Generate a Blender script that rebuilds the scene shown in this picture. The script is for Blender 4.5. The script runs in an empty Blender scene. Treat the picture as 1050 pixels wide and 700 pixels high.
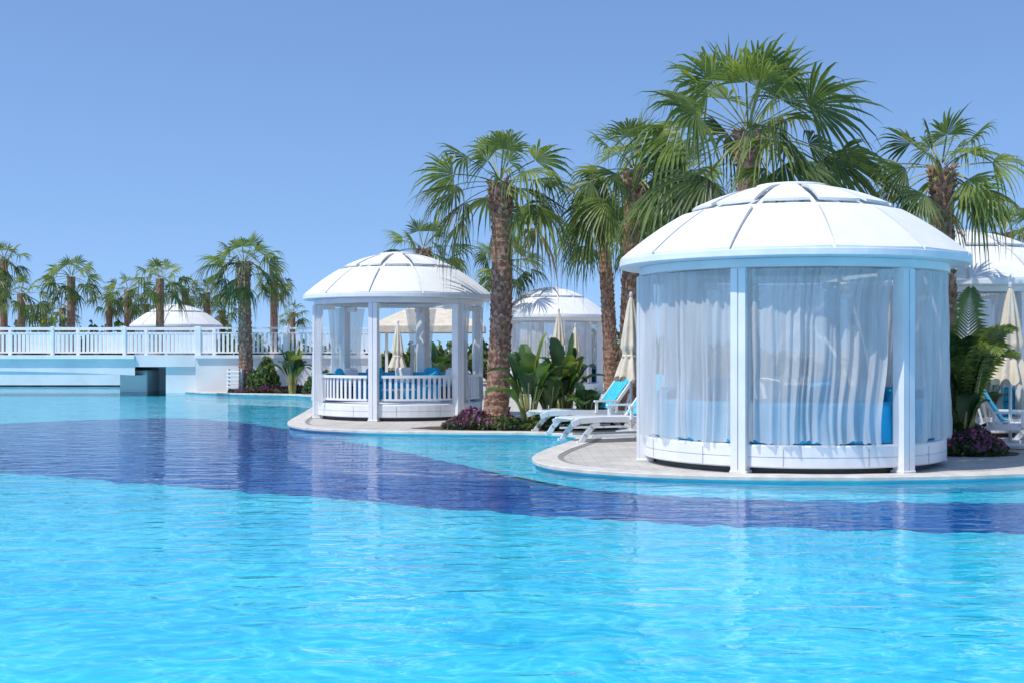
import bpy, math, random, bmesh
from mathutils import Vector, Matrix, noise
from mathutils.geometry import tessellate_polygon
R = random.Random(7)
F = 1300.0; CZ = 1.49; HY = 359.0; DECK = 0.06
sc = bpy.context.scene

def PX(px, D): return (px-525.0)/F*D
def PZ(y, D): return CZ+(HY-y)/F*D
def DD(y, z=DECK): return (CZ-z)*F/(y-HY)

# ---------------------------------------------------------------- materials
def newmat(name):
    m = bpy.data.materials.new(name); m.use_nodes = True
    m.node_tree.nodes.clear(); return m, m.node_tree.nodes, m.node_tree.links
def mat(name, c1, c2=None, rough=0.6, scale=6.0, bump=0.0, bscale=None, spec=0.4, detail=3, stretch=None, pos=(0.35,0.65)):
    m,n,l = newmat(name)
    if c2 is None: c2 = tuple(v*0.86 for v in c1)
    o=n.new('ShaderNodeOutputMaterial'); p=n.new('ShaderNodeBsdfPrincipled')
    tc=n.new('ShaderNodeTexCoord'); mp=n.new('ShaderNodeMapping')
    if stretch: mp.inputs['Scale'].default_value=stretch
    l.new(tc.outputs['Object'],mp.inputs[0])
    nz=n.new('ShaderNodeTexNoise'); nz.inputs['Scale'].default_value=scale; nz.inputs['Detail'].default_value=detail
    l.new(mp.outputs[0],nz.inputs['Vector'])
    cr=n.new('ShaderNodeValToRGB'); cr.color_ramp.elements[0].position=pos[0]; cr.color_ramp.elements[1].position=pos[1]
    cr.color_ramp.elements[0].color=(*c2,1); cr.color_ramp.elements[1].color=(*c1,1)
    l.new(nz.outputs[0],cr.inputs[0]); l.new(cr.outputs[0],p.inputs['Base Color'])
    p.inputs['Roughness'].default_value=rough; p.inputs['Specular IOR Level'].default_value=spec
    if bump:
        nb=n.new('ShaderNodeTexNoise'); nb.inputs['Scale'].default_value=bscale or scale*4; nb.inputs['Detail'].default_value=2
        l.new(mp.outputs[0],nb.inputs['Vector'])
        b=n.new('ShaderNodeBump'); b.inputs['Strength'].default_value=bump; b.inputs['Distance'].default_value=0.02
        l.new(nb.outputs[0],b.inputs['Height']); l.new(b.outputs[0],p.inputs['Normal'])
    l.new(p.outputs[0],o.inputs[0]); return m
def leafmat(name, c1, c2, trans=0.35, scale=3.0):
    m,n,l = newmat(name)
    o=n.new('ShaderNodeOutputMaterial'); p=n.new('ShaderNodeBsdfPrincipled'); t=n.new('ShaderNodeBsdfTranslucent')
    tc=n.new('ShaderNodeTexCoord'); nz=n.new('ShaderNodeTexNoise'); nz.inputs['Scale'].default_value=scale; nz.inputs['Detail'].default_value=1
    l.new(tc.outputs['Object'],nz.inputs['Vector'])
    cr=n.new('ShaderNodeValToRGB'); cr.color_ramp.elements[0].position=.38; cr.color_ramp.elements[1].position=.62
    cr.color_ramp.elements[0].color=(*c2,1); cr.color_ramp.elements[1].color=(*c1,1)
    l.new(nz.outputs[0],cr.inputs[0]); l.new(cr.outputs[0],p.inputs['Base Color'])
    mu=n.new('ShaderNodeMix'); mu.data_type='RGBA'; mu.blend_type='MULTIPLY'; mu.inputs[0].default_value=1
    l.new(cr.outputs[0],mu.inputs[6]); mu.inputs[7].default_value=(1.8,1.7,0.8,1); l.new(mu.outputs[2],t.inputs[0])
    p.inputs['Roughness'].default_value=.42; p.inputs['Specular IOR Level'].default_value=.45
    mx=n.new('ShaderNodeMixShader'); mx.inputs[0].default_value=trans
    l.new(p.outputs[0],mx.inputs[1]); l.new(t.outputs[0],mx.inputs[2]); l.new(mx.outputs[0],o.inputs[0]); return m
def clothmat(name, c, transp, transl=0.4, dark=.88):
    m,n,l = newmat(name)
    o=n.new('ShaderNodeOutputMaterial'); p=n.new('ShaderNodeBsdfDiffuse'); t=n.new('ShaderNodeBsdfTranslucent'); tr=n.new('ShaderNodeBsdfTransparent')
    tc=n.new('ShaderNodeTexCoord'); nz=n.new('ShaderNodeTexNoise'); nz.inputs['Scale'].default_value=3; nz.inputs['Detail'].default_value=2
    mp=n.new('ShaderNodeMapping'); mp.inputs['Scale'].default_value=(3,3,.6) if transp>0 else (1,1,1); l.new(tc.outputs['Object'],mp.inputs[0]); l.new(mp.outputs[0],nz.inputs['Vector'])
    cr=n.new('ShaderNodeValToRGB'); cr.color_ramp.elements[0].position=.3; cr.color_ramp.elements[1].position=.7
    cr.color_ramp.elements[0].color=(c[0]*dark,c[1]*dark,c[2]*dark,1); cr.color_ramp.elements[1].color=(*c,1)
    l.new(nz.outputs[0],cr.inputs[0]); l.new(cr.outputs[0],p.inputs[0]); l.new(cr.outputs[0],t.inputs[0])
    m1=n.new('ShaderNodeMixShader'); m1.inputs[0].default_value=transl; l.new(p.outputs[0],m1.inputs[1]); l.new(t.outputs[0],m1.inputs[2])
    if transp>0:
        m2=n.new('ShaderNodeMixShader'); m2.inputs[0].default_value=transp; l.new(m1.outputs[0],m2.inputs[1]); l.new(tr.outputs[0],m2.inputs[2])
        l.new(m2.outputs[0],o.inputs[0])
    else: l.new(m1.outputs[0],o.inputs[0])
    return m

M={}
M['white']=mat('white_paint',(.80,.80,.79),(.72,.73,.73),rough=.45,scale=2.5,bump=.08)
M['whitewall']=mat('white_render_wall',(.74,.74,.73),(.62,.63,.63),rough=.8,scale=.8,bump=.2,bscale=30)
M['dome']=clothmat('dome_fabric',(.80,.80,.785),0.0,.10,.92)
M['sheer']=clothmat('sheer_curtain',(.86,.86,.85),.36,.38)
M['blue']=mat('turquoise_cushion',(.02,.44,.70),(.015,.35,.60),rough=.85,scale=5,bump=.2)
M['stone']=mat('coping_stone',(.62,.58,.52),(.48,.45,.40),rough=.75,scale=5,bump=.25,bscale=60)
M['grate']=mat('gutter_grate',(.30,.28,.26),(.20,.19,.18),rough=.7,scale=40)
M['bark']=mat('palm_bark',(.38,.23,.16),(.19,.11,.075),rough=.95,scale=14,bump=.6,bscale=50,spec=.1,stretch=(1,1,.6))
M['boot']=mat('palm_leaf_bases',(.55,.37,.27),(.32,.19,.13),rough=.95,scale=9,bump=.4,spec=.1)
M['petiole']=mat('petiole',(.32,.36,.10),(.24,.20,.07),rough=.5,scale=4)
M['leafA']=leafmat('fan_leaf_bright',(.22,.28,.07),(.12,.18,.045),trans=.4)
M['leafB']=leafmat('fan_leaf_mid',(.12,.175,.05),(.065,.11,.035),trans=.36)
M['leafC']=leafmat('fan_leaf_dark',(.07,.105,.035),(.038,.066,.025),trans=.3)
M['dry']=leafmat('fan_leaf_dry',(.42,.33,.16),(.28,.19,.09),trans=.2)
M['banA']=leafmat('broad_leaf',(.08,.16,.04),(.04,.095,.03),trans=.3)
M['banB']=leafmat('broad_leaf_dark',(.04,.085,.03),(.025,.05,.02),trans=.2)
M['purple']=leafmat('purple_flower',(.36,.10,.26),(.20,.06,.15),trans=.2)
M['shrub']=leafmat('shrub_leaf',(.10,.15,.045),(.045,.085,.03),trans=.2)
M['beige']=mat('beige_canvas',(.66,.59,.47),(.55,.48,.37),rough=.9,scale=4,bump=.2)
M['plastic']=mat('lounger_resin',(.80,.80,.80),(.74,.75,.75),rough=.35,scale=3)
M['towel']=mat('pool_towel',(.06,.52,.70),(.04,.42,.62),rough=.95,scale=10,bump=.4)
M['dark']=mat('kick_painted_shadow',(.10,.11,.12),rough=.8)  # shadow under the gazebo base, painted as dark colour on the recessed ring
M['groove']=mat('panel_groove',(.42,.45,.48),rough=.8)
M['metal']=mat('pole_metal',(.55,.56,.58),rough=.35)
M['soil']=mat('bed_soil',(.12,.08,.05),(.06,.04,.03),rough=.95,scale=12,bump=.5)

# ---------------------------------------------------------------- mesh builder
class MB:
    def __init__(s): s.v=[]; s.f=[]; s.m=[]; s.sm=[]; s.mats=[]
    def mi(s,k):
        if k not in s.mats: s.mats.append(k)
        return s.mats.index(k)
    def face(s,pts,k,smooth=False):
        b=len(s.v); s.v.extend([tuple(p) for p in pts]); s.f.append(tuple(range(b,b+len(pts)))); s.m.append(s.mi(k)); s.sm.append(smooth)
    def grid(s,rows,k,closed=False,smooth=True):
        b=len(s.v); nc=len(rows[0])
        for r in rows: s.v.extend([tuple(p) for p in r])
        mi=s.mi(k)
        for i in range(len(rows)-1):
            for j in range(nc if closed else nc-1):
                j2=(j+1)%nc
                s.f.append((b+i*nc+j,b+i*nc+j2,b+(i+1)*nc+j2,b+(i+1)*nc+j)); s.m.append(mi); s.sm.append(smooth)
    def box(s,c,size,k,rotz=0,rot=None,bev=0.0):
        hx,hy,hz=[q/2 for q in size]
        mtx = rot if rot else Matrix.Rotation(rotz,3,'Z')
        c=Vector(c); b=len(s.v); mi=s.mi(k)
        if bev<=0:
            for sx in(-1,1):
                for sy in(-1,1):
                    for sz in(-1,1): s.v.append(tuple(c+mtx@Vector((sx*hx,sy*hy,sz*hz))))
            for f in((0,1,3,2),(4,6,7,5),(0,4,5,1),(2,3,7,6),(0,2,6,4),(1,5,7,3)):
                s.f.append(tuple(b+i for i in f)); s.m.append(mi); s.sm.append(False)
        else:
            e=bev
            prof=[(-hx+e,-hy),(hx-e,-hy),(hx,-hy+e),(hx,hy-e),(hx-e,hy),(-hx+e,hy),(-hx,hy-e),(-hx,-hy+e)]
            rows=[]
            for z,sc_ in((-hz,(hx-e)/hx),(-hz+e,1),(hz-e,1),(hz,(hx-e)/hx)):
                rows.append([c+mtx@Vector((x*sc_,y*(1-(1-sc_)*hx/hy) ,z)) for x,y in prof])
            s.grid(rows,k,closed=True,smooth=False)
            s.face(rows[-1],k); s.face(rows[0][::-1],k)
    def tube(s,pts,rads,k,seg=8,smooth=True,cap=True):
        rows=[]; pts=[Vector(p) for p in pts]
        for i,p in enumerate(pts):
            d=(pts[min(i+1,len(pts)-1)]-pts[max(i-1,0)]).normalized()
            u=d.cross(Vector((0,1,0))) if abs(d.y)<.9 else d.cross(Vector((1,0,0)))
            u.normalize(); w=d.cross(u); r=rads[i] if isinstance(rads,(list,tuple)) else rads
            rows.append([p+(u*math.cos(a)+w*math.sin(a))*r for a in[2*math.pi*j/seg for j in range(seg)]])
        s.grid(rows,k,closed=True,smooth=smooth)
        if cap: s.face(rows[0][::-1],k); s.face(rows[-1],k)
    def lathe(s,prof,k,seg=48,a0=0,a1=360,smooth=False,c=(0,0)):
        rows=[]; full=abs(a1-a0)>=360
        n=seg if full else seg+1
        for r,z in prof:
            rows.append([(c[0]+r*math.sin(math.radians(a0+(a1-a0)*j/seg)),c[1]-r*math.cos(math.radians(a0+(a1-a0)*j/seg)),z) for j in range(n)])
        s.grid(rows,k,closed=full,smooth=smooth)
    def build(s,name,parent=None,loc=None):
        me=bpy.data.meshes.new(name); me.from_pydata(s.v,[],s.f)
        for k in s.mats: me.materials.append(M[k])
        me.polygons.foreach_set('material_index',s.m); me.polygons.foreach_set('use_smooth',s.sm); me.update()
        ob=bpy.data.objects.new(name,me); sc.collection.objects.link(ob)
        if parent: ob.parent=parent
        if loc: ob.location=loc
        return ob
def empty(name,loc):
    e=bpy.data.objects.new(name,None); e.location=loc; sc.collection.objects.link(e); return e

# ---------------------------------------------------------------- gazebo
def curtain(mb,r,a0f,a1f,z0,z1,folds,amp,seed,k='sheer',hem=.03):
    n=folds*7; nz_=20; rows=[]
    rr=random.Random(seed); ph=[rr.uniform(0,6.28) for _ in range(6)]
    for i in range(nz_+1):
        v=i/nz_; row=[]
        a0=a0f(v); a1=a1f(v)
        for j in range(n+1):
            u=j/n
            wu=u+.028*math.sin(u*13+ph[0]+v*.5)+.014*math.sin(u*31+ph[1]-v*.8)+.006*math.sin(v*5+u*40)
            f=math.sin(2*math.pi*folds*wu+ph[2])
            f=math.copysign(abs(f)**.75,f)
            f2=math.sin(2*math.pi*folds*.31*wu+ph[3]+v*.5)
            f3=math.sin(2*math.pi*folds*2.3*wu+ph[5]+v*2)
            A=amp*(.45+.7*v)*(.55+.45*math.sin(u*19+ph[4]))
            nn=noise.noise(Vector((u*folds*.5,v*3.0,seed*3.1)))
            rad=r+A*f+.5*amp*f2*(.3+.9*v)+amp*.18*f3+nn*amp*1.1*v
            zz=z1+(z0-z1)*v+ (hem*math.sin(u*17+ph[4])+hem*.6*f)*v**2
            a=math.radians(a0+(a1-a0)*u)
            row.append((rad*math.sin(a),-rad*math.cos(a),zz))
        rows.append(row)
    mb.grid(rows,k)

def gazebo(name,cx,cy,rot,r=1.85,Rr=2.15,mode='closed',seed=1,zt=3.55):
    E=empty(name,(cx,cy,0))
    zr=2.55
    b=MB()
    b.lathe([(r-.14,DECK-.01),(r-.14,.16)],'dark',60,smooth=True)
    b.lathe([(r-.25,.135),(r-.02,.135),(r+.0,.15),(r+.0,.25)],'white',60)
    b.lathe([(r+.0,.25),(r-.012,.254),(r-.012,.262),(r+.0,.266),(r+.0,.385),(r-.01,.40),(0.01,.41)],'white',60)
    for j in range(12):
        a=math.radians(j*30+rot+15); b.box(((r-.004)*math.sin(a),-(r-.004)*math.cos(a),.26),(.010,.012,.2),'groove',rotz=a)
    b.build('base_platform',E)
    p=MB(); posts=[rot+60*k for k in range(6)]
    for a_ in posts:
        a=math.radians(a_); rp=r-.01; x=rp*math.sin(a); y=-rp*math.cos(a)
        p.box((x,y,(DECK+zr-.1)/2),(.18,.16,zr-.1-DECK),'white',rotz=a,bev=.010)
        for sx in(-1,1):
            q=Vector((rp*math.sin(a)+sx*.049*math.cos(a)+.088*math.sin(a),-rp*math.cos(a)+sx*.049*math.sin(a)-.088*math.cos(a),(DECK+zr-.1)/2))
            p.box(q,(.082,.02,zr-.14-DECK),'white',rotz=a)
        p.box((x*1.0,y*1.0,DECK+.02),(.21,.21,.04),'white',rotz=a,bev=.008)
        p.box(((r-.17)*math.sin(a),-(r-.17)*math.cos(a),zr-.16),(.08,.4,.1),'white',rotz=a)
    p.build('posts',E)
    d=MB()
    d.lathe([(r-.12,zr-.10),(r+.05,zr-.10),(r+.05,zr-.003),(r-.12,zr-.003),(r-.12,zr-.10)],'white',60)
    d.lathe([(Rr-.42,zr),(Rr-.01,zr),(Rr+.01,zr+.015),(Rr+.01,zr+.085),(Rr-.02,zr+.095),(Rr-.1,zr+.095)],'white',72,a0=rot,a1=rot+360)
    H=zt-(zr+.085)
    def dp(t,a,l=0):
        a=math.radians(a); z=zr+.085+H*(1-t**2.05)+l
        return (Rr*t*math.sin(a),-Rr*t*math.cos(a),z)
    NS=12
    for k in range(NS):
        a0=rot+k*30; a1=a0+30
        for (t0,t1,g,l) in((1.0,.64,.8,.035),(.575,.17,1.7,.05)):
            rows=[]
            for i in range(9):
                t=t0+(t1-t0)*i/8; gg=g/ max(t,.3)*.8
                row=[]
                for j in range(7):
                    sg=math.sin(math.pi*j/6)*math.sin(math.pi*i/8)
                    row.append(dp(t,a0+gg+(a1-a0-2*gg)*j/6,l-.014*sg-.012*t*math.sin(math.pi*j/6)))
                rows.append(row)
            d.grid(rows,'dome',smooth=True)
            for rr_ in (rows[0],rows[-1]):
                d.grid([rr_,[(q[0],q[1],q[2]-.035) for q in rr_]],'white',smooth=False)
            for col in (0,6):
                c_=[rw[col] for rw in rows]; d.grid([c_,[(q[0],q[1],q[2]-.035) for q in c_]],'white',smooth=False)
        rows=[]
        for i in range(15):
            t=.99-(.99-.12)*i/14
            ra=math.radians(a0); c=Vector(dp(t,a0,-.02)); s_=Vector((math.cos(ra),math.sin(ra),0))*.03
            rows.append([c-s_-Vector((0,0,.05)),c-s_,c+s_,c+s_-Vector((0,0,.05))])
        d.grid(rows,'white',smooth=False)
    for t,w in((.607,.014),(.15,.04)):
        rows=[]
        for tt,l in((t-w,-.0),(t+w,-.0),(t+w,-.05),(t-w,-.05),(t-w,0)):
            rows.append([dp(tt,j*6,l) for j in range(60)])
        d.grid(rows,'white',closed=True)
    rows=[[dp(t,j*7.5,.075) for j in range(48)] for t in(.2,.15,.1,.05,.001)]
    d.grid([[ (q[0],q[1],q[2]-.03) for q in rows[0]]]+rows,'dome',closed=True)
    d.build('dome_roof',E)
    c=MB(); zc=zr-.12
    rc=r+.01
    if mode=='closed':
        secs=[(0,3.2,57),(1,3.2,57),(2,3,57),(3,3,22),(4,3,57),(5,3.2,57)]
        for idx,s0,s1 in secs:
            a0=rot+60*idx+s0; a1=rot+60*idx+s1
            if idx==5:
                e=lambda v,a1=a1:a1-1.5-6.0*math.sin(min(1,v*1.3)*math.pi*.5)-1.2*math.sin(v*9)
                curtain(c,rc,lambda v,a0=a0:a0,e,.42,zc,15,.05,seed+idx)
            else:
                curtain(c,rc,lambda v,a0=a0:a0,lambda v,a1=a1:a1,.42,zc,16,.05,seed+idx)
    elif mode=='open':
        for kk,a_ in enumerate(posts):
            for sgn in (-1,1):
                if (kk,sgn) in ((0,-1),(0,1),(1,-1)): continue
                big= kk in (4,5)
                w=lambda v,big=big:(11 if big else 5)+(4*(1-v/.55)**1.5 if v<.55 else 3.5*((v-.55)/.45))
                curtain(c,rc+.03,lambda v,a_=a_,sgn=sgn:a_+sgn*2.8,lambda v,a_=a_,sgn=sgn:a_+sgn*(2.8+w(v)),.43,zc,5,.04,seed+kk*2+sgn)
    else:
        for kk,a_ in enumerate(posts):
            curtain(c,rc,lambda v,a_=a_:a_+3,lambda v,a_=a_:a_+(57 if kk%2 else 40),.42,zc,12,.04,seed+kk)
    c.build('curtains',E)
    f=MB()
    a0,a1=75,285
    f.lathe([(r-.85,.411),(r-.85,.70),(r-.80,.74),(r-.38,.74),(r-.38,.95),(r-.33,1.0),(r-.22,1.0),(r-.18,.95),(r-.18,.411)],'blue',40,a0,a1,smooth=False)
    if mode=='closed':
        f.lathe([(r-.38,.411),(r-.38,.84),(r-.33,.88),(r-.16,.88),(r-.12,.84),(r-.12,.411)],'blue',60)
    f.lathe([(.02,.66),(.36,.66),(.38,.645),(.36,.63),(.05,.63),(.05,.42)],'white',24)
    for k in range(7):
        a=math.radians(a0+15+k*(a1-a0-30)/6); x=(r-.5)*math.sin(a); y=-(r-.5)*math.cos(a)
        f.box((x,y,.93),(.4,.14,.36),'white' if k%2 else 'blue',rot=Matrix.Rotation(a,3,'Z')@Matrix.Rotation(.25,3,'X'),bev=.05)
    f.build('sofa',E)
    if mode=='open':
        g=MB()
        for kk in range(6):
            if kk==3: continue
            s=rot+60*kk+5; e=rot+60*kk+55
            g.lathe([(r-.08,.93),(r-.0,.93),(r-.0,.985),(r-.08,.985),(r-.08,.93)],'white',12,s,e)
            g.lathe([(r-.06,.47),(r-.02,.47),(r-.02,.51),(r-.06,.51),(r-.06,.47)],'white',12,s,e)
            n=13
            for j in range(n):
                a=math.radians(s+(e-s)*(j+.5)/n); g.box(((r-.04)*math.sin(a),-(r-.04)*math.cos(a),.70),(.055,.022,.46),'white',rotz=a)
        g.build('railing',E)
    return E

gazebo('gazebo',PX(811,16.4),16.4,30,r=1.90,Rr=2.20,mode='closed',seed=3,zt=3.57)
gazebo('gazebo',PX(409,27.3),27.3,-11.5,r=1.76,Rr=2.03,mode='open',seed=20,zt=3.52)
gazebo('gazebo',PX(565,43),43,10,r=1.72,Rr=1.95,mode='partly',seed=40)
gazebo('gazebo',PX(982,22.6),22.6,15,r=1.8,Rr=2.1,mode='closed',seed=60)
gazebo('gazebo',PX(181,59),59,0,r=1.8,Rr=2.1,mode='partly',seed=80)

# ---------------------------------------------------------------- palms
UP=Vector((0,0,1))
def fan_leaf(mb,base,dv,Lp,Lf,nseg,rg,droop,k,lod=False):
    base=Vector(base); d=Vector(dv).normalized(); n0=4; pts=[base.copy()]; p=base.copy()
    for i in range(n0):
        d=(d+Vector((0,0,-.05-.05*(1-d.z)))).normalized(); p=p+d*Lp/n0; pts.append(p.copy())
    side=d.cross(UP)
    if side.length<.05: side=Vector((1,0,0))
    side.normalize(); side=(Matrix.Rotation(rg.uniform(-1.0,1.0),3,d)@side)
    n=side.cross(d).normalized()
    w=.018
    for a,b_ in zip(pts[:-1],pts[1:]):
        mb.face([a-side*w,a+side*w,b_+side*w*.7,b_-side*w*.7],'petiole')
        mb.face([a-n*w*.8,a+n*w*.2,b_+n*w*.2,b_-n*w*.6],'petiole')
    span=math.radians(rg.uniform(140,205)); cup=rg.uniform(.1,.7)
    ss=(0.02,.25,.42,.62,.82,1.0) if not lod else (0.02,.45,.75,1.0)
    ht=math.tan(span/nseg/2)
    sway=rg.uniform(-.14,.14)
    for i in range(nseg):
        a=-span/2+span*(i+.5)/nseg+rg.uniform(-.035,.035)
        L=Lf*(.66+.34*math.cos(a*.75))*rg.uniform(.84,1.1)
        sd=(d*math.cos(a)+side*math.sin(a)-n*cup*abs(math.sin(a))*.6+n*.12).normalized()
        ac=(-d*math.sin(a)+side*math.cos(a)).normalized()
        dr=droop*rg.uniform(.5,1.8)
        prev=None; joint=.42
        for s in ss:
            c=p+sd*L*s+Vector((0,0,-1))*dr*L*(s**3.2)+ac*sway*L*s*s
            c=c-sd*L*(s**4)*dr*.3
            wd=L*ht*1.0*(s if s<joint else joint*max(0.05,((1-s)/(1-joint))**.95))
            q=(c-ac*wd,c-n*wd*.55,c+ac*wd)
            if prev:
                mb.face([prev[0],prev[1],q[1],q[0]],k); mb.face([prev[1],prev[2],q[2],q[1]],k)
            prev=q
def palm(name,px,D,crown_y,Rpx,base_z=DECK,tr=.2,N=24,seed=1,lean=0.0,lod=False,nseg=20,bx=None,lowest=-30,drp=0):
    rg=random.Random(seed)
    H=PZ(crown_y,D); reach=Rpx/F*D; X=PX(px,D)
    E=empty(name,(X,D,0))
    bxo=0 if bx is None else PX(bx,D)-X
    t=MB(); seg=10 if lod else 20; nr=14 if lod else 70
    def ax(u):
        return Vector((bxo*(1-u)**1.3+lean*math.sin(u*3.1)*.5,lean*.3*math.sin(u*2.5),base_z-.05+(H-base_z+.05)*u))
    rows=[]
    rad=lambda u: tr*(1.0+.35*math.exp(-u*16)-.20*u+ (.14*math.exp(-((1-u)*9)**2)))
    for i in range(nr+1):
        u=i/nr; c=ax(u); r0=rad(u)*(1+ (.05 if i%2 else -.03)*(0 if lod else 1))
        rows.append([c+Vector((math.cos(a),math.sin(a),0))*r0*(1+.09*noise.noise(Vector((math.cos(a)*3,math.sin(a)*3,u*30+seed)))) for a in[2*math.pi*j/seg for j in range(seg)]])
    t.grid(rows,'bark',closed=True,smooth=False); t.face(rows[-1],'bark')
    if not lod:
        ht=H-base_z; nb=int(ht/.0115)
        for i in range(nb):
            u=(i+.5)/nb
            if u<.03: continue
            a=i*2.39996+rg.uniform(-.1,.1); c=ax(u); r0=rad(u)*.97; o=Vector((math.cos(a),math.sin(a),0)); s=Vector((-math.sin(a),math.cos(a),0))
            w=tr*rg.uniform(.2,.3); h=rg.uniform(.07,.13); ex=rg.uniform(.012,.042)+(.07 if u>.88 else 0)
            b0=c+o*r0-s*w; b1=c+o*r0+s*w; t0=c+o*(r0+ex)+s*w*.45+UP*h; t1=c+o*(r0+ex)-s*w*.45+UP*h; ti=c+o*(r0-.02)+UP*(h*.9)
            k='boot' if rg.random()<.6 else 'bark'
            t.face([b0,b1,t0,t1],k); t.face([t1,t0,ti],k); t.face([b1,ti,t0],'bark'); t.face([b0,t1,ti],'bark')
    t.build('trunk',E)
    c=MB(); top_=ax(1.0)
    for i in range(N):
        u=(i+.5)/N
        el=math.radians(80-(80-lowest)*u**.72+rg.uniform(-10,10)); az=i*2.39996+rg.uniform(-.4,.4)
        dv=Vector((math.cos(el)*math.cos(az),math.cos(el)*math.sin(az),math.sin(el)))
        s=rg.uniform(.85,1.14)*(1-.30*max(0,math.sin(el))**1.5)
        Lp=reach*.56*s*(.8+.25*u); Lf=reach*.62*s*(1 if u<.85 else .9)
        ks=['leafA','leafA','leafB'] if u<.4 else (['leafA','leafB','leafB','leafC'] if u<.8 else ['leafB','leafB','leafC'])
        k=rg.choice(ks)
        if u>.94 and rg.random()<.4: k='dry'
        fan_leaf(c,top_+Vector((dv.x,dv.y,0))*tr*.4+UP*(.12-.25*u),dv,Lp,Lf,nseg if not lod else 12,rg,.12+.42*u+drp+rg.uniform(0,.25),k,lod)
    c.build('crown',E)
    return E
N_='fan_palm'
palm(N_,513,25.0,188,88,tr=.225,N=25,seed=12,bx=508,lean=.12,nseg=20,drp=.06)
palm(N_,767,20.0,136,142,tr=.18,N=38,seed=23,nseg=24,lowest=-22)
palm(N_,650,25.5,176,86,tr=.20,N=26,seed=31,bx=644,lean=-.05,lowest=-40)
palm(N_,618,33,228,56,tr=.19,N=22,seed=37,bx=628,lean=.1)
palm(N_,700,30,192,72,tr=.19,N=20,seed=38)
palm(N_,966,19.4,174,82,tr=.17,N=25,seed=44,bx=972,lean=.05,nseg=20)
palm(N_,1030,32,240,48,tr=.2,N=22,seed=43)
palm(N_,434,38,256,52,tr=.2,N=22,seed=47)
palm(N_,518,42,270,46,tr=.2,N=21,seed=53)
palm(N_,250,43.6,270,48,tr=.24,N=24,seed=59,bx=253)
for i,(px,D,cy,rp) in enumerate([(281,58,288,26),(164,54,286,38),(131,60,298,28),(73,56,284,35),(22,55,301,32),(4,60,266,30),(212,66,300,24),(228,68,318,18),(112,66,306,22),(64,70,316,20),(190,60,296,22),(-20,58,290,30),(150,66,312,20),(-60,60,280,30),(1090,30,220,55),(-110,58,280,30),(300,75,320,18),(45,72,322,18)]):
    palm(N_,px,D,cy,rp,tr=.2,N=20,seed=70+i,lod=True)

# ---------------------------------------------------------------- other plants
def banana(name,px,D,h,w,n,seed,feather=False):
    rg=random.Random(seed); mb=MB(); X=PX(px,D)
    for i in range(n):
        az=i*2.39996+rg.uniform(-.3,.3); u=i/n
        L=h*rg.uniform(.6,1.05); out=w*rg.uniform(.35,1.0)*(.3+.7*u)
        o=Vector((math.cos(az),math.sin(az),0)); s=Vector((-math.sin(az),math.cos(az),0))
        b=o*rg.uniform(.02,.12)
        ns=14; pts=[]
        for j in range(ns+1):
            t=j/ns
            pts.append(b+o*out*(t**1.7)+UP*(L*(1.25*t-.42*t**3*(.6+u))))
        k=rg.choice(['banA','banA','banB','leafA'] if u<.6 else ['banB','banA','banB'])
        if feather: k=rg.choice(['banA','leafA','leafB','leafB'])
        mb.tube(pts[:9],[.025-.0015*q for q in range(9)],'petiole',5,cap=False)
        st=.25 if feather else .4
        if feather:
            m=34
            for q in range(m):
                t=st+(1-st)*q/m; f=t*ns; a=int(min(f,ns-1)); P=pts[a].lerp(pts[a+1],f-a); dd=(pts[a+1]-pts[a]).normalized()
                ln=.42*math.sin(math.pi*min(1,(t-st)/(1-st)*.85+.12))*rg.uniform(.85,1.1)
                for sg in(-1,1):
                    dv=(s*sg*.85+dd*.6+UP*.1).normalized(); e=P+dv*ln+Vector((0,0,-ln*.35)); m_=P+dv*ln*.5; ww=dd*.024
                    mb.face([P-ww*.4,m_-ww,m_+ww,P+ww*.4],k); mb.face([m_-ww,e,m_+ww],k)
        else:
            prev=None; bw=rg.uniform(.13,.2)
            for j in range(ns*2+1):
                t=st+(1-st)*j/(ns*2); f=t*ns; a=int(min(f,ns-1)); P=pts[a].lerp(pts[a+1],f-a)
                x=(t-st)/(1-st); wd=bw*math.sin(math.pi*min(1,x*.93+.05))**.65*rg.uniform(.82,1.05)
                q=(P-s*wd+UP*wd*.35,P,P+s*wd+UP*wd*.35)
                if prev:
                    mb.face([prev[0],prev[1],q[1],q[0]],k,True); mb.face([prev[1],prev[2],q[2],q[1]],k,True)
                prev=q
    return mb.build(name,loc=(X,D,DECK))
banana('banana_plant',542,22.8,1.75,1.05,22,1)
banana('banana_plant',580,23.6,1.7,1.0,20,2)
banana('banana_plant',603,22.6,.85,.55,16,12)
banana('banana_plant',563,23.0,1.3,.7,14,14)
banana('banana_plant',300,42,1.75,1.0,20,3)
banana('areca_palm',988,17.6,2.3,1.0,26,4,feather=True)
banana('banana_plant',985,17.5,.9,.5,10,5)
banana('banana_plant',452,34,1.7,.9,18,6)
banana('banana_plant',1010,21.0,1.3,.7,14,9)

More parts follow.
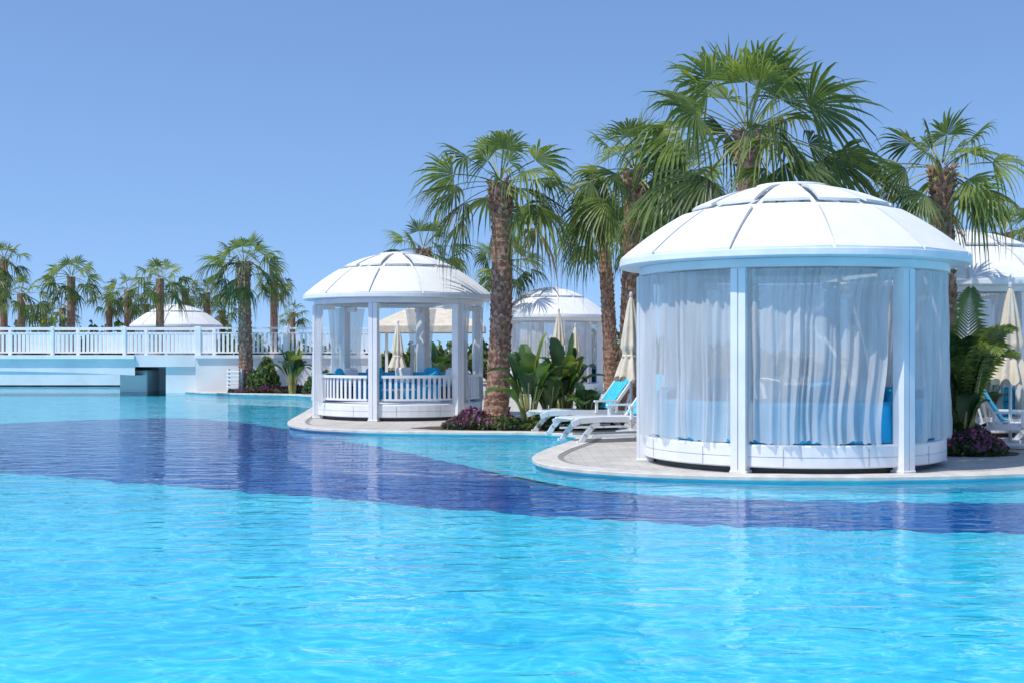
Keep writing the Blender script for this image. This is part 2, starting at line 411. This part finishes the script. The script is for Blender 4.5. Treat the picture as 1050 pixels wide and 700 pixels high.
def shrub(name,X,Y,rx,ry,h,n,keys,seed,size=.06,blade=False):
    rg=random.Random(seed); mb=MB()
    for i in range(n):
        a=rg.uniform(0,6.283); r_=math.sqrt(rg.random()); x=rx*r_*math.cos(a); y=ry*r_*math.sin(a)
        hh=h*(1-.65*r_*r_)*(.72+.5*noise.noise(Vector((x*2.1+seed,y*2.1,0)))+.2)
        z=hh*(rg.random()**.45)
        d=Vector((rg.gauss(0,1),rg.gauss(0,1),rg.gauss(.5,1))).normalized(); s=d.cross(Vector((rg.random(),rg.random(),.3))).normalized()
        L=size*rg.uniform(.7,1.5); w=L*(.12 if blade else .38); c=Vector((x,y,z))
        k=keys[-1] if (z>hh*.72 and rg.random()<.45) else rg.choice(keys[:-1] or keys)
        mb.face([c-d*L*.5,c+s*w,c+d*L*.6,c-s*w],k)
    return mb.build(name,loc=(X,Y,DECK))
S=['shrub','banB','leafC']
shrub('flower_bed',PX(495,23.2),23.2,.75,.55,.36,3800,S+['purple'],1,.06)
shrub('flower_bed',PX(545,23),23,.9,.6,.30,3000,S+['leafA'],2,.06)
shrub('flower_bed',PX(992,17.3),17.5,.6,.5,.35,2500,S+['purple'],3,.06)
shrub('flower_bed',PX(282,42.3),42.5,1.6,.4,.28,3000,S+['purple'],4,.1)
shrub('shrub',PX(270,42.8),42.8,.55,.5,1.15,1500,S+['leafA'],5,.13)
shrub('shrub',PX(612,23),23.3,.5,.4,.5,1500,S+['leafA'],6,.09)
shrub('shrub',PX(330,41),41,.6,.5,.8,1200,S+['leafA'],8,.12)
shrub('hedge',-23,66,17,1.6,2.7,8000,S+['leafA'],9,.30)
shrub('hedge',3,58,12,1.5,2.1,8000,S+['leafA'],10,.26)
shrub('hedge',20,45,9,1.4,2.1,6000,S+['leafA'],11,.24)

sb=MB()
def disc(mb,X,Y,rx,ry,z,k,n=40):
    mb.face([(X+rx*math.cos(2*math.pi*i/n)*(1+.04*math.sin(i*1.3)),Y+ry*math.sin(2*math.pi*i/n),z) for i in range(n)],k)
disc(sb,PX(530,23.4),23.4,1.9,.8,DECK+.004,'soil'); disc(sb,PX(990,17.5),17.7,.8,.65,DECK+.004,'soil')
disc(sb,PX(285,42.6),42.7,2.2,.45,DECK+.004,'soil')
sb.build('planting_soil')

# ---------------------------------------------------------------- parasols
def parasol(px,D,ty,by,wpx,seed):
    rg=random.Random(seed); E=empty('closed_parasol',(PX(px,D),D,0)); top=PZ(ty,D); bot=PZ(by,D); w=wpx/F*D/2
    p=MB(); p.tube([(0,0,DECK),(0,0,top+.05)],.024,'metal',10)
    p.lathe([(.02,DECK+.12),(.05,DECK+.10),(.26,DECK+.07),(.28,DECK+.01)],'metal',24)
    p.build('pole_and_base',E)
    c=MB(); rows=[]; n=64; H=top-bot
    for i in range(27):
        v=i/26
        if v<.62: r_=w*(.12+.80*(v/.62)**.7*.80)
        else: r_=w*(.70 - .12*math.sin((v-.62)/.1*math.pi/2) if v<.72 else .58+.55*((v-.72)/.28)**.8)
        row=[]
        for j in range(n):
            a=2*math.pi*j/n; f=1+.28*(v**.5)*math.sin(a*8+v*1.5)+.08*math.sin(a*3+seed)
            row.append((r_*f*math.cos(a),r_*f*math.sin(a),top-H*v+(.05*math.sin(a*8) if v>.95 else 0)))
        rows.append(row)
    c.grid(rows,'beige',closed=True)
    c.lathe([(.60*w+.012,top-H*.74),(.64*w+.02,top-H*.72),(.60*w+.012,top-H*.70)],'beige',24)
    c.build('folded_canopy',E)
    f=MB(); f.lathe([(.001,top+.1),(.03,top+.07),(.03,top+.02),(.001,top+.01)],'metal',12); f.build('finial',E)
parasol(647,21.5,305,388,26,1)
parasol(1036,18.6,296,391,30,2)
parasol(573,33,320,372,15,3)
parasol(408,36,332,378,14,4)
parasol(590,36,335,375,12,5)

# ---------------------------------------------------------------- loungers
def lounger(X,Y,ang,towel=True,back=52):
    E=empty('sun_lounger',(X,Y,DECK)); E.rotation_euler[2]=ang
    m=MB(); W=.33; th=math.radians(back)
    hinge=Vector((.28,0,.36)); bl=.82
    bd=Vector((math.cos(th),0,math.sin(th)))
    for sy in(-1,1):
        y=sy*W
        pts=[(-1.02,y,.30),(-.9,y,.345),(-.5,y,.36),(0,y,.35),(.5,y,.33),(.85,y,.30)]
        for a,b_ in zip(pts[:-1],pts[1:]):
            a=Vector(a); b_=Vector(b_); d=b_-a; q=Matrix.Rotation(-math.atan2(d.z,d.x),3,'Y')
            m.box((a+b_)/2,(d.length+.01,.045,.085),'plastic',rot=q)
        for xs,dx in((-.72,-.16),(.62,.18)):
            P=[Vector((xs-dx*.9,y,.31)),Vector((xs-dx*.2,y,.24)),Vector((xs+dx*.5,y,.12)),Vector((xs+dx,y,.0))]
            for a,b_ in zip(P[:-1],P[1:]):
                d=b_-a; q=Matrix.Rotation(-math.atan2(d.z,d.x),3,'Y'); m.box((a+b_)/2,(d.length+.03,.04,.08),'plastic',rot=q)
            m.box((xs+dx,y,.02),(.12,.05,.04),'plastic')
        m.box((-.05,y,.10),(1.25,.03,.035),'plastic')
        q=Matrix.Rotation(-th,3,'Y'); m.box(hinge+bd*bl/2+Vector((0,y,0)),(bl,.04,.05),'plastic',rot=q)
        m.box(Vector((.62,y*.9,.34))+Vector((0,0,.16)),(.03,.025,.36),'plastic',rot=Matrix.Rotation(.25,3,'Y'))
        m.box((.18,y*1.12,.55),(.45,.06,.03),'plastic'); m.box((0,y*1.12,.45),(.04,.04,.2),'plastic'); m.box((.38,y*1.12,.45),(.04,.04,.2),'plastic')
    m.build('frame',E)
    s=MB()
    for i in range(19):
        x=-.98+i*.068; s.box((x,0,.375),(.052,W*2-.05,.018),'plastic')
    q=Matrix.Rotation(-th,3,'Y')
    for i in range(12):
        s.box(hinge+bd*(.05+i*.066)+Vector((-math.sin(th),0,math.cos(th)))*.01,(.052,W*2-.045,.016),'plastic',rot=q)
    s.build('slats',E)
    if towel:
        t=MB(); rows=[]
        nrm=Vector((-math.sin(th),0,math.cos(th)))
        for i in range(20):
            v=i/19*.85
            if v<bl*.95: P=hinge+bd*(bl-v+.03)+nrm*.035
            else:
                P=hinge+bd*(bl*.05+.03)+nrm*.035+Vector((-(v-bl*.95),0,-.01)); P.z=max(P.z,.402)
            rows.append([P+Vector((0,-W*.85+W*1.7*j/8,.006*math.sin(j*1.3+i)))for j in range(9)])
        bk=[hinge+bd*(bl-.2)-nrm*.04+Vector((0,-W*.85+W*1.7*j/8,0)) for j in range(9)]
        t.grid([bk]+rows,'towel'); t.build('towel',E)
def lat(px,y): D=DD(y); return PX(px,D),D
x,y=lat(603,442); lounger(x,y,math.radians(20))
x,y=lat(636,451); lounger(x,y,math.radians(24))
x,y=lat(1050,461); lounger(x,y,math.radians(155),True,back=58)
x,y=lat(1100,452); lounger(x,y,math.radians(150))
tb=MB(); tb.lathe([(.001,.46),(.22,.46),(.23,.44),(.22,.42),(.03,.42),(.03,.03),(.18,.02),(.18,0)],'plastic',24); tb.build('side_table',loc=(PX(662,20.8),20.8,DECK))

# ---------------------------------------------------------------- pool, deck, ground
def catmull(P,n=8):
    out=[]
    for i in range(len(P)-1):
        p0=Vector(P[max(i-1,0)]); p1=Vector(P[i]); p2=Vector(P[i+1]); p3=Vector(P[min(i+2,len(P)-1)])
        for j in range(n):
            t=j/n; out.append(.5*((2*p1)+(-p0+p2)*t+(2*p0-5*p1+4*p2-p3)*t*t+(-p0+3*p1-3*p2+p3)*t**3))
    out.append(Vector(P[-1])); return out
dk=[lat(*q) for q in [(297,433),(312,438),(350,440.5),(400,442),(480,443),(545,443.5),(590,446)]]
left=[(-13.2,53),(-12.4,47.5),(-11.2,44.2),(-9,42.1),(-7,41),(-5.8,38.5),(-5.1,33),(-4.75,29)]
near=[lat(*q) for q in [(588,452),(562,461),(549,469),(560,476),(600,481.5),(660,485.5),(740,488.2),(813,489),(900,489),(1000,487.2),(1050,485.3)]]
right=[(8,15.3),(11,17.5),(16,20),(24,20),(34,16)]
edge=catmull(left+dk+near+right,7)
pool=[Vector((-45,53))]+edge+[Vector((34,-14)),Vector((-45,-14))]
outer=[Vector((-2500,-600,0)),Vector((2500,-600,0)),Vector((2500,3000,0)),Vector((-2500,3000,0))]
hole=[Vector((p.x,p.y,0)) for p in pool]
tris=tessellate_polygon([outer,hole]); allv=outer+hole
g=MB()
M['ground'],n,l=newmat('paving')
o=n.new('ShaderNodeOutputMaterial'); p=n.new('ShaderNodeBsdfPrincipled'); tc=n.new('ShaderNodeTexCoord')
br=n.new('ShaderNodeTexBrick'); br.inputs['Scale'].default_value=1.6; br.inputs['Mortar Size'].default_value=.012
br.inputs['Color1'].default_value=(.54,.50,.45,1); br.inputs['Color2'].default_value=(.48,.45,.40,1); br.inputs['Mortar'].default_value=(.36,.33,.30,1)
l.new(tc.outputs['Object'],br.inputs['Vector'])
nz=n.new('ShaderNodeTexNoise'); nz.inputs['Scale'].default_value=2.2; nz.inputs['Detail'].default_value=4; l.new(tc.outputs['Object'],nz.inputs['Vector'])
mr=n.new('ShaderNodeMapRange'); mr.inputs['From Min'].default_value=.3; mr.inputs['From Max'].default_value=.7; mr.inputs['To Min'].default_value=.8; mr.inputs['To Max'].default_value=1.08; l.new(nz.outputs[0],mr.inputs[0])
mx=n.new('ShaderNodeMix'); mx.data_type='RGBA'; mx.blend_type='MULTIPLY'; mx.inputs[0].default_value=1; l.new(br.outputs[0],mx.inputs[6]); l.new(mr.outputs[0],mx.inputs[7])
l.new(mx.outputs[2],p.inputs['Base Color']); p.inputs['Roughness'].default_value=.75; l.new(p.outputs[0],o.inputs[0])
mi=g.mi('ground'); g.v=[(v.x,v.y,DECK) for v in allv]
for t in tris: g.f.append(tuple(t)); g.m.append(mi); g.sm.append(False)
go=g.build('ground'); me=go.data
bm=bmesh.new(); bm.from_mesh(me)
for f in bm.faces:
    f.normal_update()
    if f.normal.z<0: f.normal_flip()
bm.to_mesh(me); bm.free()
E3=[Vector((p.x,p.y)) for p in edge]; NN=[]
for i in range(len(E3)):
    d=(E3[min(i+1,len(E3)-1)]-E3[max(i-1,0)]).normalized(); NN.append(Vector((-d.y,d.x)))
def strip(mb,prof,k):
    rows=[[] for _ in prof]
    for p,nn in zip(E3,NN):
        for i,(o_,z) in enumerate(prof):
            q=p+nn*o_; rows[i].append((q.x,q.y,z))
    mb.grid(rows,k,smooth=False)
cp=MB()
strip(cp,[(-.03,.018),(-.045,.03),(-.045,DECK+.004),(-.03,DECK+.014),(.30,DECK+.014),(.30,DECK-.01)],'stone')
strip(cp,[(.302,DECK+.006),(.375,DECK+.006)],'grate')
cp.build('pool_coping')

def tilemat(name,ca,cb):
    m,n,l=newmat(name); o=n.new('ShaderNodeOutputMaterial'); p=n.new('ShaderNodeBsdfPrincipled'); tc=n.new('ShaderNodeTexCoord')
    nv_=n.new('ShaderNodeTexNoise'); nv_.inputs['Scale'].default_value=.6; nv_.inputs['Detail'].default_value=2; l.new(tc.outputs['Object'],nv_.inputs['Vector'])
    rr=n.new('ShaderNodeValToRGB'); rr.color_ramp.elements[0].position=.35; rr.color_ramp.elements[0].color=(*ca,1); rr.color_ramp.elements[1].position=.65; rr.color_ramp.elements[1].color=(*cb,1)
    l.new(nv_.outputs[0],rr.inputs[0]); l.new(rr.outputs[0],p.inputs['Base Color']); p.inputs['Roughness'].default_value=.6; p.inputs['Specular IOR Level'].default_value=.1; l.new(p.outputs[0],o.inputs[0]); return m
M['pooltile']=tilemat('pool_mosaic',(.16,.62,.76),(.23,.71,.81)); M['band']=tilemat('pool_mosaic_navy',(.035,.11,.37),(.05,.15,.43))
FZ=-.13
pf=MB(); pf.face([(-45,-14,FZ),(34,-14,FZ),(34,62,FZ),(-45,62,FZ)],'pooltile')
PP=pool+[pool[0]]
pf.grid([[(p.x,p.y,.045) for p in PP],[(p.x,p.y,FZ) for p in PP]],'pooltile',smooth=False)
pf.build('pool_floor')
def DF(y): return (CZ-FZ)*F/(y-HY)
lo=[(-250,468),(-120,475),(0,484),(130,494),(260,504),(400,516),(520,526),(650,534),(800,541),(940,545),(1050,547),(1200,546),(1400,540)]
up=[(-250,446),(-120,440),(0,434),(100,430),(200,429),(290,439),(380,457),(440,469),(500,483),(580,499),(700,509),(850,514),(1000,515),(1200,514)]
L_=catmull([(PX(x,DF(y)),DF(y)) for x,y in lo],12); U_=catmull([(PX(x,DF(y)),DF(y)) for x,y in up],12)
def resample(P,n):
    d=[0]
    for a,b in zip(P[:-1],P[1:]): d.append(d[-1]+(b-a).length)
    out=[]; j=0
    for i in range(n):
        s=d[-1]*i/(n-1)
        while j<len(d)-2 and d[j+1]<s: j+=1
        out.append(P[j].lerp(P[j+1],min(1,(s-d[j])/max(1e-6,d[j+1]-d[j]))))
    return out
NB=900
L_=resample(L_,NB); U_=resample(U_,NB)
def wob(p,s):
    return Vector((p.x,p.y+.22*noise.noise(Vector((p.x*2.2,p.y*.5,s)))+.16*noise.noise(Vector((p.x*6,p.y,s+5)))))
L_=[wob(p,1) for p in L_]; U_=[wob(p,9) for p in U_]
bb=MB(); rows=[]
for k in range(5):
    v=k/4; rows.append([(a.x+(b_.x-a.x)*v,a.y+(b_.y-a.y)*v,FZ+.004) for a,b_ in zip(L_,U_)])
bb.grid(rows,'band'); bb.build('pool_tile_band')

# water
m,n,l=newmat('pool_water_surface'); M['water']=m
o=n.new('ShaderNodeOutputMaterial'); tc=n.new('ShaderNodeTexCoord')
def noi(scale,det,st,dist=0,rot=.12):
    mp=n.new('ShaderNodeMapping'); mp.inputs['Scale'].default_value=st; mp.inputs['Rotation'].default_value=(0,0,rot); l.new(tc.outputs['Object'],mp.inputs[0])
    z=n.new('ShaderNodeTexNoise'); z.inputs['Scale'].default_value=scale; z.inputs['Detail'].default_value=det; z.inputs['Distortion'].default_value=dist; l.new(mp.outputs[0],z.inputs['Vector']); return z.outputs[0]
a=noi(2.2,3,(.75,1.55,1),.7)
bu=n.new('ShaderNodeBump'); bu.inputs['Strength'].default_value=1.0; bu.inputs['Distance'].default_value=.027; l.new(a,bu.inputs['Height'])
fr=n.new('ShaderNodeFresnel'); fr.inputs[0].default_value=1.33; l.new(bu.outputs[0],fr.inputs['Normal'])
fm=n.new('ShaderNodeMath'); fm.operation='MULTIPLY'; fm.inputs[1].default_value=.96; l.new(fr.outputs[0],fm.inputs[0])
gl=n.new('ShaderNodeBsdfGlossy'); gl.inputs['Roughness'].default_value=.01; l.new(bu.outputs[0],gl.inputs['Normal'])
tr=n.new('ShaderNodeBsdfTransparent')
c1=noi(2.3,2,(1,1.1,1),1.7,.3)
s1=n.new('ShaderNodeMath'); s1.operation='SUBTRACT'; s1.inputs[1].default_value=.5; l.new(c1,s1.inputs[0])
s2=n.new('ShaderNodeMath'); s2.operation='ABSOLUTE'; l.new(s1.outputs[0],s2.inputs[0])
cr=n.new('ShaderNodeValToRGB'); e=cr.color_ramp.elements; e[0].position=0; e[0].color=(.95,1,1,1); e[1].position=.17; e[1].color=(.27,.77,.94,1); e2=cr.color_ramp.elements.new(.035); e2.color=(.48,.91,.99,1)  # caustic light ripples painted into the transparent tint by noise
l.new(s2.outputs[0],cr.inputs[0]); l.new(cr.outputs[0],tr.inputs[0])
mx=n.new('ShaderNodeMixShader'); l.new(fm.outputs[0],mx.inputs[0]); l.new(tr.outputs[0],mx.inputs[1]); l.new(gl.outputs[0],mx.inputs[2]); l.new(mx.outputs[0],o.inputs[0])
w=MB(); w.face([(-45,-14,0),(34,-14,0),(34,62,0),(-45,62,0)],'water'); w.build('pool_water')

# ---------------------------------------------------------------- bridge, wall, balustrade
def balustrade(name,x0,y0,x1,y1,z,h=.98):
    mb=MB(); a=Vector((x0,y0,0)); b=Vector((x1,y1,0)); d=b-a; L=d.length; ang=math.atan2(d.y,d.x); c=(a+b)/2
    mb.box((c.x,c.y,z+h-.03),(L,.10,.06),'white',rotz=ang); mb.box((c.x,c.y,z+h-.20),(L,.05,.045),'white',rotz=ang); mb.box((c.x,c.y,z+.10),(L,.05,.05),'white',rotz=ang)
    n=int(L/.15)
    for i in range(n):
        p=a+d*(i+.5)/n; mb.box((p.x,p.y,z+.45),(.085,.026,.66),'white',rotz=ang)
    n=max(1,int(L/2.4))
    for i in range(n+1):
        p=a+d*i/n; mb.box((p.x,p.y,z+h/2+.01),(.12,.12,h+.04),'white',rotz=ang,bev=.012)
    return mb.build(name)
B=empty('footbridge',(0,0,0)); mb=MB()
xa=-34; xb=PX(146,45.5); xc=PX(207,45.5); zt=PZ(364,45.5)
nn=40; rows=[[],[],[],[]]
for i in range(nn+1):
    u=i/nn; x=xa+(xb-xa)*u; zb=zt-.54-.22*max(0,(.4-u)/.4)-.16*max(0,(u-.7)/.3)**2
    rows[0].append((x,44.6,zt)); rows[1].append((x,44.6,zb)); rows[2].append((x,47.6,zb)); rows[3].append((x,47.6,zt))
mb.grid(rows+[rows[0]],'whitewall',smooth=False)
mb.box(((xa+xb)/2,44.55,zt-.06),(xb-xa,.12,.12),'white')
mb.build('span',B)
mb=MB(); mb.box((PX(136,45.5),46.4,.28),(PX(150,45.5)-PX(122,45.5),1.6,1.0),'whitewall',bev=.03)
mb.box(((xb+xc)/2,46.1,zt-.20),(xc-xb-.01,3.0,.40),'whitewall')
mb.box(((xb+xc)/2-.1,47.9,.35),(xc-xb+.2,.4,1.1),'whitewall')
mb.box(((PX(176,45.5)+xc)/2,46.15,.40),(xc-PX(176,45.5)-.02,2.9,1.02),'whitewall')
mb.build('abutment',B)
balustrade('balustrade',-34,44.75,xc,44.75,zt)
balustrade('balustrade',-34,47.4,xc,47.4,zt)
wl=MB(); xw=PX(385,45.5)
wl.box(((xc+xw)/2,46.1,(zt)/2+.02),(xw-xc,3.0,zt-.04),'whitewall'); wl.box(((xc+xw)/2,44.56,zt-.05),(xw-xc,.1,.10),'white'); wl.build('retaining_wall')
balustrade('balustrade',xc+.1,44.75,xw,44.75,zt)
pb=MB(); pb.box((-29,53.4,.52),(33,.8,1.1),'whitewall'); pb.box((-29,53.3,1.10),(33,1.0,.08),'white'); pb.build('garden_wall')
st=MB()
for i in range(6): st.box((PX(240,43.0),43.0,DECK+.06+i*.13),(.42,.5-.03*i,.07),'white',bev=.01)
for sx in(-1,1): st.box((PX(240,43.0)+sx*.23,43.2,DECK+.4),(.04,.3,.8),'white')
st.build('slatted_steps')
E=empty('beach_pavilion',(PX(440,52),52,0)); mb=MB()
for sx in(-1,1):
    for sy in(-1,1): mb.box((sx*1.9,sy*1.6,1.2),(.12,.12,2.4),'white')
mb.build('posts',E)
mb=MB(); zz=2.45; q=[(-2.3,-2,zz),(2.3,-2,zz),(2.3,2,zz),(-2.3,2,zz)]; r1=[(-.9,0,3.2),(.9,0,3.2)]
mb.face([q[0],q[1],r1[1],r1[0]],'beige'); mb.face([q[2],q[3],r1[0],r1[1]],'beige'); mb.face([q[1],q[2],r1[1]],'beige'); mb.face([q[3],q[0],r1[0]],'beige')
mb.grid([q+[q[0]],[(a[0],a[1],a[2]-.25) for a in q+[q[0]]]],'beige',smooth=False); mb.build('canopy_roof',E)

# ---------------------------------------------------------------- world, sun, camera
az=Vector((-.80,-.60,0)).normalized(); el=math.radians(60)
sd=Vector((az.x*math.cos(el),az.y*math.cos(el),math.sin(el)))
W=bpy.data.worlds.new('World'); sc.world=W; W.use_nodes=True; nt=W.node_tree; nt.nodes.clear()
o=nt.nodes.new('ShaderNodeOutputWorld'); bg=nt.nodes.new('ShaderNodeBackground'); sk=nt.nodes.new('ShaderNodeTexSky'); sk.sky_type='NISHITA'; sk.sun_disc=False
sk.sun_elevation=el; sk.sun_rotation=math.atan2(az.x,az.y)%(2*math.pi); sk.air_density=1.1; sk.dust_density=.5; sk.ozone_density=3.5
tc=nt.nodes.new('ShaderNodeTexCoord'); sp=nt.nodes.new('ShaderNodeVectorMath'); sp.operation='ADD'; sp.inputs[1].default_value=(0,0,.16)
nm=nt.nodes.new('ShaderNodeVectorMath'); nm.operation='NORMALIZE'
nt.links.new(tc.outputs['Generated'],sp.inputs[0]); nt.links.new(sp.outputs[0],nm.inputs[0]); nt.links.new(nm.outputs[0],sk.inputs[0])
tint=nt.nodes.new('ShaderNodeMix'); tint.data_type='RGBA'; tint.blend_type='MULTIPLY'; tint.inputs[0].default_value=1; tint.inputs[7].default_value=(1.0,1.10,1.24,1)
nt.links.new(sk.outputs[0],tint.inputs[6]); nt.links.new(tint.outputs[2],bg.inputs[0]); bg.inputs[1].default_value=.15; nt.links.new(bg.outputs[0],o.inputs[0])
ld=bpy.data.lights.new('sun','SUN'); ld.energy=4.1; ld.angle=math.radians(.5); ld.color=(1,.96,.89)
lo_=bpy.data.objects.new('sun',ld); sc.collection.objects.link(lo_); lo_.rotation_euler=sd.to_track_quat('Z','Y').to_euler()
cd=bpy.data.cameras.new('camera'); cd.sensor_width=36; cd.lens=F/1050*36; cd.shift_y=(HY-350)/1050; cd.clip_end=6000
co=bpy.data.objects.new('camera',cd); co.location=(0,0,CZ); co.rotation_euler=(math.radians(90),0,0); sc.collection.objects.link(co); sc.camera=co
sc.view_settings.view_transform='Standard'; sc.view_settings.look='None'; sc.view_settings.exposure=0
